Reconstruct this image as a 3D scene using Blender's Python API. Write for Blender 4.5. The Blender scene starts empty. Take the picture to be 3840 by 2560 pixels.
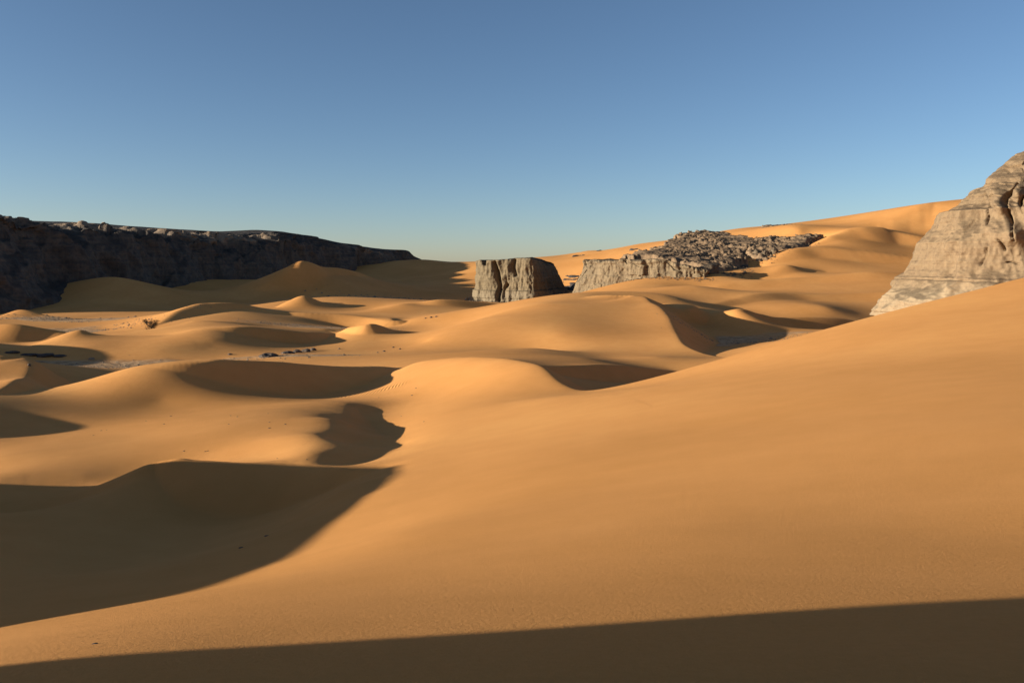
import bpy, bmesh, math, random, time
import numpy as np
T0 = time.time()
scene = bpy.context.scene
COL = scene.collection

# ------------------------------------------------------------------ camera, sun, sky, exposure
F, U0, VH = 3000.0, 1920.0, 1000.0          # focal length and horizon row in pixels of a 3840 px wide frame
cam_data = bpy.data.cameras.new("camera")
cam_data.sensor_width = 36.0
cam_data.lens = 36.0 * F / 3840.0
cam_data.shift_y = -(1280.0 - VH) / 3840.0
cam_data.clip_start, cam_data.clip_end = 0.1, 20000.0
cam = bpy.data.objects.new("camera", cam_data)
cam.rotation_euler = (math.radians(90), 0, 0)
COL.objects.link(cam)
scene.camera = cam

SUN_AZ = math.radians(105.0)      # left of the view direction
SUN_EL = math.radians(9.6)
to_sun = np.array([-math.sin(SUN_AZ) * math.cos(SUN_EL), math.cos(SUN_AZ) * math.cos(SUN_EL), math.sin(SUN_EL)])
world = bpy.data.worlds.new("World"); scene.world = world
world.use_nodes = True
wn = world.node_tree
sky = wn.nodes.new("ShaderNodeTexSky")
sky.sky_type = 'NISHITA'; sky.sun_disc = False
sky.sun_elevation = SUN_EL
sky.sun_rotation = -SUN_AZ
sky.altitude = 500.0; sky.air_density = 0.8; sky.dust_density = 0.5; sky.ozone_density = 4.0
tint = wn.nodes.new("ShaderNodeMix"); tint.data_type = 'RGBA'; tint.blend_type = 'MULTIPLY'   # white balance
tint.inputs[0].default_value = 1.0; tint.inputs[7].default_value = (1.27, 0.97, 0.80, 1)
wn.links.new(sky.outputs[0], tint.inputs[6])
wn.links.new(tint.outputs[2], wn.nodes["Background"].inputs[0])
wn.nodes["Background"].inputs[1].default_value = 0.086
sun_data = bpy.data.lights.new("sun", 'SUN')
sun_data.energy = 5.0; sun_data.angle = math.radians(0.53); sun_data.color = (1.0, 0.985, 0.87)
sun = bpy.data.objects.new("sun", sun_data)
from mathutils import Vector
sun.rotation_euler = Vector(-to_sun).to_track_quat('-Z', 'Y').to_euler()
sun.location = Vector(to_sun * 300)
COL.objects.link(sun)
scene.view_settings.view_transform = 'Standard'
scene.view_settings.look = 'None'
scene.view_settings.exposure = 1.05

# ------------------------------------------------------------------ helpers
def P(u, v, D):
    return np.array([(u - U0) / F * D, D, -(v - VH) / F * D])

def _hash(ix, iy, iz, seed):
    h = (ix * 374761393 + iy * 668265263 + iz * 1274126177 + seed * 974711) & 0xFFFFFFFF
    h = ((h ^ (h >> 13)) * 1103515245) & 0xFFFFFFFF
    h = ((h ^ (h >> 16)) * 2246822519) & 0xFFFFFFFF
    return ((h ^ (h >> 15)) & 0xFFFFFF).astype(np.float64) / float(0xFFFFFF)

def vnoise(p, seed=0):
    """value noise in -1..1, p is (...,3)"""
    f = np.floor(p); i = f.astype(np.int64); t = p - f
    t = t * t * t * (t * (t * 6 - 15) + 10)
    r = 0
    for dx in (0, 1):
        wx = t[..., 0] if dx else 1 - t[..., 0]
        for dy in (0, 1):
            wy = t[..., 1] if dy else 1 - t[..., 1]
            for dz in (0, 1):
                wz = t[..., 2] if dz else 1 - t[..., 2]
                r = r + wx * wy * wz * _hash(i[..., 0] + dx, i[..., 1] + dy, i[..., 2] + dz, seed)
    return r * 2 - 1

def fbm(p, octaves=4, gain=0.5, seed=0, ridged=False):
    a, s, tot = 1.0, 0.0, 0.0
    for o in range(octaves):
        n = vnoise(p * (2.03 ** o) + 17.3 * o, seed + o)
        s = s + a * ((1 - 2 * np.abs(n)) if ridged else n); tot += a; a *= gain
    return s / tot

def smooth(a, b, x):
    t = np.clip((x - a) / (b - a), 0, 1); return t * t * (3 - 2 * t)

def catmull(pts, n=8):
    p = np.array(pts, float)
    q = np.vstack([2 * p[0] - p[1], p, 2 * p[-1] - p[-2]])
    out = []
    for i in range(1, len(q) - 2):
        for k in range(n):
            t = k / n
            out.append(0.5 * ((2 * q[i]) + (-q[i-1] + q[i+1]) * t + (2*q[i-1] - 5*q[i] + 4*q[i+1] - q[i+2]) * t*t
                              + (-q[i-1] + 3*q[i] - 3*q[i+1] + q[i+2]) * t**3))
    out.append(p[-1])
    return np.array(out)

def mesh_obj(name, verts, faces, mat, parent=None, smooth_shade=True):
    me = bpy.data.meshes.new(name)
    verts = np.asarray(verts, np.float32); faces = np.asarray(faces, np.int32)
    k = faces.shape[1]
    me.vertices.add(len(verts)); me.vertices.foreach_set("co", verts.ravel())
    me.loops.add(faces.size); me.loops.foreach_set("vertex_index", faces.ravel())
    me.polygons.add(len(faces))
    me.polygons.foreach_set("loop_start", np.arange(0, faces.size, k, dtype=np.int32))
    if smooth_shade:
        me.polygons.foreach_set("use_smooth", np.ones(len(faces), bool))
    me.update(calc_edges=True); me.validate()
    if mat: me.materials.append(mat)
    o = bpy.data.objects.new(name, me); COL.objects.link(o)
    if parent: o.parent = parent
    return o

def grid_faces(nu, nv, wrap=False):
    i = np.arange(nu if wrap else nu - 1); j = np.arange(nv - 1)
    I, J = np.meshgrid(i, j, indexing='ij'); I2 = (I + 1) % nu
    return np.stack([I * nv + J, I2 * nv + J, I2 * nv + J + 1, I * nv + J + 1], -1).reshape(-1, 4)

# ------------------------------------------------------------------ the dune field
#RIDGES: name, list of (u, v, distance, height), lee side seen along the list, lee slope, windward width, rounding
#DUNES-BEGIN
LAM = (3e-3, 2e-4)
PTS = [
# foreground slope
(0,2560,4.2),(1000,2560,3.9),(1920,2560,3.6),(3000,2560,3.3),(3840,2560,3.1),
(0,2420,7.6),(1000,2400,5.6),(1920,2400,4.9),(3000,2400,4.3),(3840,2400,4.0),
(0,2356,13),(340,2293,14.5),(585,2249,16),(850,2191,19),(1061,2096,25),(1224,1960,32),
(1500,2200,11),(1920,2200,9.5),(2600,2200,8),(3840,2200,6.7),
(1500,2000,22),(1350,2000,27),(1920,2000,18.5),(2600,2000,14),(3840,2000,11.5),
(1920,1776,35),(2600,1800,24),(3840,1800,16.5),(1920,1694,45),(1920,1615,60),(1920,1525,80),(2600,1600,43),(3840,1600,24.5),
(1400,1720,59.8),(1400,1760,51.8),(1400,1800,45.1),(1400,1850,38.6),(1460,1560,93.3),(1460,1680,65.6),(1460,1720,57.1),(1460,1760,49.6),(1460,1800,43.4),(1460,1850,37.3),(1520,1520,99.2),(1520,1560,90.5),(1520,1600,81),(1520,1640,72),(1520,1680,63),(1520,1720,54.7),(1520,1760,47.6),(1520,1800,41.7),(1520,1850,36.1),(1580,1520,96.6),(1580,1560,87.5),(1580,1600,78.3),(1580,1640,69.5),(1580,1680,60.6),(1580,1720,52.5),(1580,1760,45.7),(1580,1800,40.2),(1580,1850,34.8),(1640,1520,94.1),(1640,1560,84.6),(1640,1600,75.5),(1640,1640,66.6),(1640,1680,58),(1640,1720,50.3),(1640,1760,43.9),(1640,1800,38.8),(1640,1850,33.6),(1760,1520,88.5),(1760,1560,79.3),(1760,1600,70.4),(1760,1640,61.4),(1760,1680,53.2),(1760,1720,46.3),(1760,1760,40.7),(1760,1800,36.3),(1760,1850,31.2),(1640,1490,101),(1550,1490,105),(1460,1490,109),
(1700,1450,105),(2100,1480,82),(2600,1500,56),(3840,1450,37),(3840,1300,60),(3840,1150,85),(3000,1350,75),(3300,1250,82),
# bowl
(700,2050,42),(900,1950,49),(1100,1880,51),(500,1950,47),(300,2150,34),(0,2150,30),(1150,1950,40),(1100,1930,46),(1330,1800,44),(1330,1860,38.5),(1250,1910,36.5),
# tongue
(0,1780,58),(300,1770,60),(0,1700,68),
# plain between the first two ridges
(100,1620,84),(300,1560,92),(600,1580,86),(500,1640,76),(850,1600,76),(1050,1640,67),(1180,1620,69),(1050,1720,58.5),(1200,1540,86),
(1380,1640,80),(1400,1560,97),(1300,1600,86),(1300,1700,69),(1400,1600,88),
(900,1495,107),(1217,1492,117),(1400,1455,125),(600,1520,104),(300,1480,104),(204,1467,106),(150,1450,120),
# flats
(400,1375,200),(200,1350,214),(1060,1330,214),(1300,1330,218),(1600,1300,250),(2000,1330,220),(2300,1350,190),
(1007,1308,238),(1100,1295,252),(1180,1270,275),(800,1300,232),(800,1270,236),(600,1350,212),(600,1310,222),(600,1280,232),(450,1345,213),(450,1300,226),(300,1340,213),(300,1300,222),(800,1345,216),
(1430,1280,262),(1350,1290,255),
(2750,1290,258),(2900,1280,262),(3000,1240,296),(2620,1280,250),(3100,1235,316),(2950,1240,302),(2800,1240,300),(2650,1235,318),(2897,1150,368),(3100,1150,362),
# middle dune
(1615,1248,250),(1805,1196,275),(2034,1136,305),(2100,1250,235),(2300,1200,265),(2000,1300,205),(2200,1340,165),(2450,1330,185),
# second row of flats
(1446,1227,343),(1350,1228,336),(1000,1230,306),(800,1210,286),(700,1200,300),(650,1240,300),
(450,1230,335),(350,1210,365),(480,1190,399),(0,1205,366),(0,1290,264),(150,1285,268),
(1140,1160,459),(1033,1152,474),(1212,1133,496),(1250,1145,480),
(1700,1170,441),(1400,1160,474),(1550,1180,417),(1600,1220,341),
# escarpment foot
(300,1150,500),(600,1140,535),(700,1110,640),(900,1130,570),(218,1128,530),(381,1041,570),(430,1038,575),(468,1101,540),
(1130,1115,560),(1130,1100,600),(560,1105,640),(650,1103,660),(745,1065,690),(870,1078,690),(1350,1060,760),(1400,1090,640),
# far saddle
(1424,983,1000),(1490,977,1000),(1593,972,1000),(1653,982,1010),(1718,989,1020),(1784,986,1020),(1900,985,1030),
(1500,1040,880),(1650,1060,800),(1650,1100,690),(1560,1100,680),
(1800,1130,580),(2150,1128,580),(2000,1135,560),
(2050,1110,660),(2100,1080,720),(2150,1040,760),(2060,985,850),(2005,966,900),(2135,958,920),(2201,939,930),(2288,940,930),(2391,915,900),
(2516,902,860),(2707,866,800),(2821,852,780),(2925,853,750),(3028,845,760),(3104,844,760),(3213,826,760),(3376,782,760),(3496,760,760),(3578,751,760),(3800,735,760),(4200,740,760),
(2250,1090,480),(2336,1060,500),(2450,1040,510),(2600,1030,515),(2700,1028,510),(2400,1090,430),(2600,1070,430),(2800,1020,530),(2870,1000,560),(2950,950,640),(3030,915,670),
(2500,960,640),(2700,880,740),(2850,870,700),(3000,862,680),
(2500,1105,360),
]
WPTS = [
(0,0,-1.65),(-18,-3,4.0),(-18,-1,2.4),(-18,0,1.6),(-18,.5,.75),(-18,1.0,-.75),(-18,2.5,-3.2),(-14,-3,1.6),(-10,-4,0),(-24,0,.3),(-24,-2,1.8),(-12,-12,3),(-25,-12,3.5),(0,-15,.5),(15,-12,.5),(40,-10,1),(15,5,-1.5),(25,15,-2.8),(40,30,-3.5),(60,60,-3),(85,100,0.5),
(-19.7,5,-4),(-25,15,-6.5),(-30,22,-8.5),(-28,30,-9.7),
(-42,4,-.5),(-44,9,-1.3),(-45.5,14.7,-2.4),(-47,21.5,-3.2),(-48.5,26.3,-3.6),(-50.3,33.1,-4.0),(-51.1,36.0,-4.4),(-51.9,38.9,-4.8),(-52.7,41.8,-5.8),(-53.3,44.2,-6.6),(-54.0,46.6,-7.6),(-54.6,49.0,-9.5),(-55.3,51.4,-12.4),(-56.8,57.2,-15.2),(-45,62,-16.5),(-62,30,-6),(-62,10,-5),(-75,50,-11),(-169,204,-13),(-176,188,-14.5),(-182,226,-16.5),(-150,202,-18.5),(-77,77,-11.9),(-72,68,-14.5),(-82,86,-15.5),(-90,80,-17),
(-100,0,-10),(0,-60,-4),(100,-60,2),(-60,-60,-4),(-200,0,-18),(-200,150,-22),(-300,300,-24),(-400,-300,-20),(300,-300,0),(0,-400,-15),(200,60,15),(150,150,-5),(110,170,-10),(86,190,-13),(130,210,-5),(200,250,0),(300,300,10),
(30,130,-18),(60,135,-14),(15,118,-19),
(0,1150,-5),(0,1500,-18),(600,1500,0),(-700,1500,-10),(800,900,40),(900,500,40),(-900,700,-10),
]
RIDGES = [
("main", [(1540,1366,140,0),(1630,1349,134,.5),(1707,1341,128,.8),(1778,1338,120,1.2),(1903,1345,112,2.2),(2018,1370,104,3.2),(2098,1437,96,4),(2196,1465,92,4),(2400,1428,92,4),(2723,1340,95,4),(2941,1277,97,4),(3208,1203,100,4),(3431,1144,104,4),(3648,1090,108,4),(3840,1041,112,4),(4300,930,118,3)], "L", .5, 25, 1.0),
("front_bowl", [(500,1377,112,0),(612,1368,112,.2),(740,1357,114,1.2),(850,1351,117,2.8),(1020,1356,123,4.6),(1156,1365,128,4.1),(1348,1374,136,3),(1479,1381,143,1.1),(1560,1370,144,0)], "R", .6, 20, 0.3),
("left_horn", [(0,1331,132,1),(112,1348,133,2.5),(115,1375,125,3),(60,1420,112,2),(0,1457,103,.7),(-60,1480,98,0)], "L", .6, 12, 0.5),
("hump", [(1300,1512,98,0),(1245,1570,80,1.5),(1195,1630,67.5,2.2),(1150,1690,59.5,1.6),(1125,1742,55.5,0)], "L", .4, 8, 2.0),
("near_ridge", [(600,1718,56,0),(720,1727,56,2),(884,1737,55.7,3.2),(1116,1746,55.5,3.2),(1250,1750,54.5,2.2),(1340,1749,53.5,1),(1400,1750,52,0)], "R", .6, 7, 0.8),
("tongue", [(-300,1890,50,.3),(0,1862,54,1),(300,1830,56.5,1.6),(480,1800,57,1.4),(580,1765,57,.7),(660,1738,57,0)], "R", .5, 8, 3.0),
("hollow", [(2054,1372,132,1),(2190,1369,142,2.5),(2280,1367,148,3),(2400,1375,155,3),(2500,1388,162,2),(2560,1395,168,0)], 'R', .6, 15, .3),
("mid", [(2299,1106,332,3),(2391,1110,328,7),(2435,1132,308,9),(2473,1151,292,10),(2500,1181,272,9),(2516,1213,254,7),(2533,1252,234,5),(2557,1290,216,3),(2620,1320,205,1),(2707,1340,198,0)], 'L', .6, 40, .5),
("tip", [(2450,1135,345,0),(2540,1140,338,2),(2592,1145,330,4),(2580,1160,320,3),(2516,1170,310,0)], 'L', .6, 15, .5),
("crest_back", [(103,1297,236,0),(200,1265,240,.8),(299,1236,243,2.4),(337,1248,243.5,2.4),(435,1258,244,2),(544,1259,245,1.5),(640,1254,247,.5),(735,1236,250,0)], "L", .6, 14, .8),
("crest_front", [(735,1236,250,.2),(816,1229,252,.6),(898,1225,255,2),(980,1229,260,3.4),(1088,1240,268,3.5),(1170,1245,277,2.5),(1224,1248,284,1),(1270,1246,288,0)], "R", .6, 30, .5),
("small", [(1229,1236,290,0),(1305,1228,285,1),(1375,1216,278,2.5),(1424,1220,285,3),(1463,1234,292,2.5),(1544,1243,300,1.5),(1615,1248,305,0)], 'R', .6, 20, .5),
("third", [(588,1215,322,.3),(653,1169,343,3),(729,1142,358,4.5),(800,1135,366,3.2),(925,1142,377,1.5),(1007,1164,378,1),(1150,1172,378,1.8),(1280,1178,380,4.2),(1381,1190,375,4.6),(1462,1202,362,3),(1528,1202,365,0)], "R", .42, 30, 1.5),
("far_small", [(1500,1140,470,0),(1571,1136,475,1),(1648,1123,480,3),(1784,1130,490,4),(1870,1140,495,3),(1936,1147,500,0)], "R", .5, 30, 1),
("peak", [(1033,1152,468,0),(1090,1125,474,3.5),(1144,1109,480,6.5),(1212,1133,488,3),(1288,1137,495,0)], "L", .5, 22, 1),
("left_a", [(-60,1200,400,0),(0,1188,400,2),(73,1161,400,4),(163,1180,395,3),(299,1196,388,0)], 'L', .6, 25, .5),
("left_b", [(-150,1212,280,4),(0,1215,280,6),(71,1216,280,6),(163,1232,282,4.5),(250,1249,282,1.5),(300,1258,284,0)], "R", .6, 25, .5),
("cone", [(940,1090,600,0),(1000,1060,605,3),(1060,1025,612,6),(1125,983,620,9),(1200,998,650,5),(1272,1005,680,5),(1340,1020,700,3),(1420,1050,720,0)], 'R', .6, 25, 1),
("rd1", [(2647,1141,375,1),(2750,1120,395,2),(2941,1098,420,3),(3104,1103,425,3),(3322,1095,430,3),(3500,1090,430,2)], "R", .3, 30, .5),
("slip", [(2760,1160,320,0),(2830,1172,324,2),(2897,1188,329,4),(3050,1190,337,5),(3208,1203,345,4.5),(3330,1215,350,2)], "R", .6, 10, .5),
("rd2", [(2640,1085,470,0),(2750,1060,480,3),(2941,1043,490,3),(3131,1032,495,3),(3262,1019,500,3),(3398,1022,505,2)], 'R', .3, 30, .5),
("rd3", [(2827,1051,520,0),(2890,1020,530,2),(2952,994,540,3),(3022,1008,545,2),(3100,1020,545,0)], 'R', .4, 25, .5),
("rd4", [(2854,1002,570,0),(2886,981,575,1.5),(2968,937,590,4),(3050,927,600,5),(3213,940,600,5),(3420,964,600,2)], "R", .4, 30, .5),
("rd5", [(3028,927,620,0),(3104,888,640,3),(3175,861,655,6),(3240,851,660,9),(3305,853,665,10),(3349,866,665,8),(3439,884,660,5),(3560,900,660,0)], "R", .5, 30, .5),
("rd6", [(3290,856,690,0),(3340,835,700,3),(3398,807,715,6),(3440,785,725,4),(3496,760,745,0)], "R", .5, 25, .5),
]
#DUNES-END

def ridge_field(xy, Q, side, slope, W, rc):
    """height of one dune ridge: a gentle windward flank and a straight slip face"""
    Q = np.array(Q, float)
    for e, f in ((0, 1), (-1, -2)):                      # every ridge tapers out at both ends
        if Q[e, 2] > 0.02:
            d = Q[e, :2] - Q[f, :2]; d *= max(1.0, 4 * Q[e, 2] / np.hypot(*d))
            ext = np.array([[Q[e, 0] + d[0], Q[e, 1] + d[1], 0.0]])
            Q = np.vstack([ext, Q]) if e == 0 else np.vstack([Q, ext])
    Q = catmull(Q, 6)
    for e, f in ((0, 1), (-1, -2)):                      # and runs on as a flat line, so that both flanks meet there
        d = Q[e] - Q[f]; d[2] = 0; p = Q[e].copy(); p[2] = 0; ext = []
        for k in range(7): p = p + d * 1.7**k; ext.append(p.copy())
        Q = np.vstack([ext[::-1], Q]) if e == 0 else np.vstack([Q, ext])
    out = np.zeros(len(xy)); best = np.full(len(xy), 1e18); h = np.zeros(len(xy)); sg = np.zeros(len(xy))
    R = max(4 * W, 2.2 * Q[:, 2].max() / slope) + 2
    lo = Q[7:-7, :2].min(0) - R; hi = Q[7:-7, :2].max(0) + R
    m = np.where(((xy > lo) & (xy < hi)).all(1))[0]
    if len(m) == 0: return out
    x = xy[m]; b = best[m]; hh = h[m]; s = sg[m]; hn = np.zeros(len(m)); hd = np.zeros(len(m))
    for i in range(len(Q) - 1):
        a, c = Q[i], Q[i+1]; d = c[:2] - a[:2]; L2 = (d * d).sum()
        if L2 < 1e-9: continue
        r = x - a[:2]
        t = np.clip((r @ d) / L2, 0, 1)
        dd = r - t[:, None] * d; q = (dd * dd).sum(1)
        k = q < b
        wt = math.sqrt(L2) / (q + 0.3)**2
        hn += wt * np.maximum(a[2] + t * (c[2] - a[2]), 0); hd += wt; b = np.where(k, q, b)
        s = np.where(k, d[0] * r[:, 1] - d[1] * r[:, 0], s)
    dist = np.sqrt(b); hh = hn / hd
    rc = np.maximum(rc, 0.0055 * np.hypot(x[:, 0], x[:, 1]))
    dist = np.sqrt(dist**2 + rc**2) - rc
    lee = (s > 0) if side == 'L' else (s < 0)
    hh = np.maximum(hh, 0)
    w = hh * np.exp(-dist / W) * (1 - smooth(1.5 * W, 3.8 * W, dist))
    x1 = 1.0 - slope * dist / np.maximum(hh, 1e-6)
    l = hh * 0.5 * (x1 + np.sqrt(x1 * x1 + 0.02)) / (0.5 * (1 + math.sqrt(1.02)))   # soft toe
    l = np.where(hh < 1e-4, 0, l)
    l = l * np.exp(-(dist / (6 * hh / slope + 4))**2)
    out[m] = np.where(lee, l, w) * (1 - smooth(0.55 * R, 0.95 * R, dist))
    return out

def all_ridges(xy):
    z = np.zeros(len(xy))
    for (name, pts, side, slope, W, rc) in RIDGES:
        Q = [(P(u, v, D)[0], D, h) for (u, v, D, h) in pts]
        z += ridge_field(xy, Q, side, slope, W, rc)
    return z

ctrl = [P(*p) for p in PTS] + [np.array(p, float) for p in WPTS]
for (name, pts, side, slope, W, rc) in RIDGES:
    ctrl += [P(u, v, D) for (u, v, D, h) in pts]
ctrl = np.array(ctrl)
loose = np.arange(len(ctrl)) < len(PTS)
# drop near-duplicates
keep = []
for i, c in enumerate(ctrl):
    if all(np.hypot(*(c[:2] - ctrl[j][:2])) > 0.004 * c[1] + 0.15 for j in keep): keep.append(i)
ctrl = ctrl[keep]; loose = loose[keep]
cz = ctrl[:, 2] - all_ridges(ctrl[:, :2])

def tps_kernel(d2):
    return 0.5 * d2 * np.log(d2 + 1e-9)
def tps_fit(xy, z, lam):
    n = len(xy)
    d2 = ((xy[:, None] - xy[None])**2).sum(-1)
    A = np.zeros((n + 3, n + 3)); A[:n, :n] = tps_kernel(d2) + np.diag(lam)
    A[:n, n] = 1; A[:n, n+1:] = xy; A[n, :n] = 1; A[n+1:, :n] = xy.T
    return np.linalg.solve(A, np.concatenate([z, [0, 0, 0]]))
S = 100.0
lam = np.where(loose, LAM[0], LAM[1]) * (np.minimum(np.hypot(ctrl[:, 0], ctrl[:, 1]), 130) / S)**2 + 1e-5
coef = tps_fit(ctrl[:, :2] / S, cz, lam)

def terrain(xy):
    z = np.empty(len(xy)); n = len(ctrl); c = (ctrl[:, :2] / S)
    w = coef[:n]
    for a in range(0, len(xy), 40000):
        p = (xy[a:a+40000] / S)
        d2 = (p[:, None, 0] - c[None, :, 0])**2 + (p[:, None, 1] - c[None, :, 1])**2
        k = 0.5 * d2 * np.log(d2 + 1e-9)
        z[a:a+40000] = k @ w + coef[n] + p @ coef[n+1:]
    z += all_ridges(xy)
    far = smooth(1500, 2600, np.hypot(xy[:, 0], xy[:, 1]))
    z = z * (1 - far) + (-22.0) * far
    return z

def ground_z(x, y):
    return float(terrain(np.array([[x, y]], float))[0])

NA, NRS = globals().get('GRID', (900, (170, 160, 700, 200, 110)))
half = math.radians(37)
ang = np.concatenate([np.linspace(-half, half, NA), np.linspace(half, 2 * math.pi - half, 160)[1:-1]])
def logspan(a, b, n): return np.exp(np.linspace(math.log(a), math.log(b), n + 1))[:-1]
cuts = (1.0, 22.0, 60.0, 380.0, 760.0, 9000.0)
rad = np.concatenate([logspan(cuts[i], cuts[i + 1], NRS[i]) for i in range(5)] + [[9000.0]])
NR = len(rad)
A_, R_ = np.meshgrid(ang, rad, indexing='ij')
XY = np.stack([np.sin(A_) * R_, np.cos(A_) * R_], -1).reshape(-1, 2)
Z = terrain(XY)

PANS = [  # centre u, v, distance, half width, half depth : hard gravel flats between the dunes
    (430, 1385, 199, 36, 13), (430, 1232, 335, 30, 18), (2890, 1283, 270, 40, 22), (1700, 1118, 600, 110, 26), (230, 1203, 385, 40, 12), (1150, 1228, 330, 30, 9), (1050, 1335, 214, 20, 6)]
def ellipse_mask(xy, items, edge=0.35, seed=201, freq=.05):
    m = np.zeros(len(xy)); nz = fbm(np.column_stack([xy * freq, 0 * xy[:, :1]]), 4, seed=seed)
    for (u, v, D, rx, ry) in items:
        c = P(u, v, D); q = np.sqrt(((xy[:, 0] - c[0]) / rx)**2 + ((xy[:, 1] - c[1]) / ry)**2) + 0.5 * nz
        m = np.maximum(m, smooth(1.0 + edge / 2, 1.0 - edge / 2, q))
    return m
zg = Z.reshape(len(ang), NR); sl = np.abs(np.gradient(zg, axis=1) / np.gradient(rad)[None]) + np.abs(np.gradient(zg, axis=0) / (np.gradient(A_, axis=0) * R_))
pan = ellipse_mask(XY, PANS) * smooth(.16, .07, sl.ravel()) * smooth(-21.5, -23.0, Z); ripple = ellipse_mask(XY, [(1385, 1489, 116.5, 4.6, 2.0)], .8, 205, .2)

def N(mat): return mat.node_tree.nodes, mat.node_tree.links
def new_mat(name, rough=0.9):
    m = bpy.data.materials.new(name); m.use_nodes = True
    b = m.node_tree.nodes["Principled BSDF"]; b.inputs["Roughness"].default_value = rough
    b.inputs["Specular IOR Level"].default_value = 0.15
    return m, b
def ramp(nodes, stops):
    r = nodes.new("ShaderNodeValToRGB"); e = r.color_ramp.elements
    while len(e) < len(stops): e.new(0.5)
    for el, (p, c) in zip(e, stops):
        el.position = p; el.color = (*c, 1) if len(c) == 3 else c
    return r
def math_node(nodes, links, op, a, b=None, c=None):
    m = nodes.new("ShaderNodeMath"); m.operation = op
    for k, v in enumerate((a, b, c)):
        if v is None: continue
        if hasattr(v, 'is_output'): links.new(v, m.inputs[k])
        else: m.inputs[k].default_value = v
    return m.outputs[0]
def mix_rgb(nodes, links, fac, a, b):
    m = nodes.new("ShaderNodeMix"); m.data_type = 'RGBA'
    for k, v in ((0, fac), (6, a), (7, b)):
        if hasattr(v, 'is_output'): links.new(v, m.inputs[k])
        elif k == 0: m.inputs[0].default_value = v
        else: m.inputs[k].default_value = (*v, 1)
    return m.outputs[2]
def noise_node(nodes, links, vec, scale, detail=5, rough=0.6, dist=0.0):
    n = nodes.new("ShaderNodeTexNoise"); n.inputs["Scale"].default_value = scale
    n.inputs["Detail"].default_value = detail; n.inputs["Roughness"].default_value = rough; n.inputs["Distortion"].default_value = dist
    links.new(vec, n.inputs["Vector"]); return n.outputs["Fac"]


sand, sb = new_mat("sand", 1.0); sb.inputs["Specular IOR Level"].default_value = 0.05
n, l = N(sand)
pos = n.new("ShaderNodeNewGeometry").outputs["Position"]
c1 = noise_node(n, l, pos, 0.03, 3, 0.5, 0.5); c2 = noise_node(n, l, pos, 0.35, 4, 0.6); c3 = noise_node(n, l, pos, 14.0, 3, 0.6)
vv = math_node(n, l, 'ADD', math_node(n, l, 'MULTIPLY', c1, 0.55), math_node(n, l, 'ADD', math_node(n, l, 'MULTIPLY', c2, 0.25), math_node(n, l, 'MULTIPLY', c3, 0.20)))
sr = ramp(n, [(0.35, (0.56, 0.236, 0.064)), (0.5, (0.625, 0.267, 0.078)), (0.65, (0.685, 0.308, 0.092))]); l.new(vv, sr.inputs[0])
g1 = noise_node(n, l, pos, 0.45, 8, 0.7); gr = ramp(n, [(0.38, (0.26, 0.15, 0.08)), (0.5, (0.42, 0.255, 0.135)), (0.62, (0.54, 0.36, 0.21))]); l.new(g1, gr.inputs[0])
pa = n.new("ShaderNodeAttribute"); pa.attribute_name = "pan"; ra = n.new("ShaderNodeAttribute"); ra.attribute_name = "ripple"
pm = math_node(n, l, 'MULTIPLY', pa.outputs["Fac"], 0.8)
l.new(mix_rgb(n, l, pm, sr.outputs[0], gr.outputs[0]), sb.inputs["Base Color"])
wv = n.new("ShaderNodeTexWave"); wv.wave_type = 'BANDS'; wv.bands_direction = 'X'; wv.inputs["Scale"].default_value = 0.62; wv.inputs["Distortion"].default_value = 3.0; wv.inputs["Detail"].default_value = 2; wv.inputs["Detail Scale"].default_value = 0.8
l.new(pos, wv.inputs["Vector"])
grain = noise_node(n, l, pos, 22.0, 6, 0.75); soft = noise_node(n, l, pos, 1.3, 3, 0.5)
h = math_node(n, l, 'ADD', math_node(n, l, 'MULTIPLY', grain, 0.018), math_node(n, l, 'MULTIPLY', soft, 0.012))
h = math_node(n, l, 'ADD', h, math_node(n, l, 'MULTIPLY', math_node(n, l, 'MULTIPLY', wv.outputs["Fac"], ra.outputs["Fac"]), 0.10))
h = math_node(n, l, 'ADD', h, math_node(n, l, 'MULTIPLY', math_node(n, l, 'MULTIPLY', g1, pa.outputs["Fac"]), 0.5))
bp = n.new("ShaderNodeBump"); bp.inputs["Strength"].default_value = 1.0; bp.inputs["Distance"].default_value = 1.0
l.new(h, bp.inputs["Height"]); l.new(bp.outputs[0], sb.inputs["Normal"])
V = np.column_stack([XY, Z])
faces = grid_faces(len(ang), NR, wrap=True)
V = np.vstack([V, [[0, 0, Z[::NR].mean()]]])
ci = len(V) - 1
ground = mesh_obj("dunes", V, faces, sand)
ground['kind'] = 'structure'
for nm, arr in (("pan", np.append(pan, 0)), ("ripple", np.append(ripple, 0))):
    at = ground.data.attributes.new(nm, 'FLOAT', 'POINT'); at.data.foreach_set("value", arr.astype(np.float32))

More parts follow.
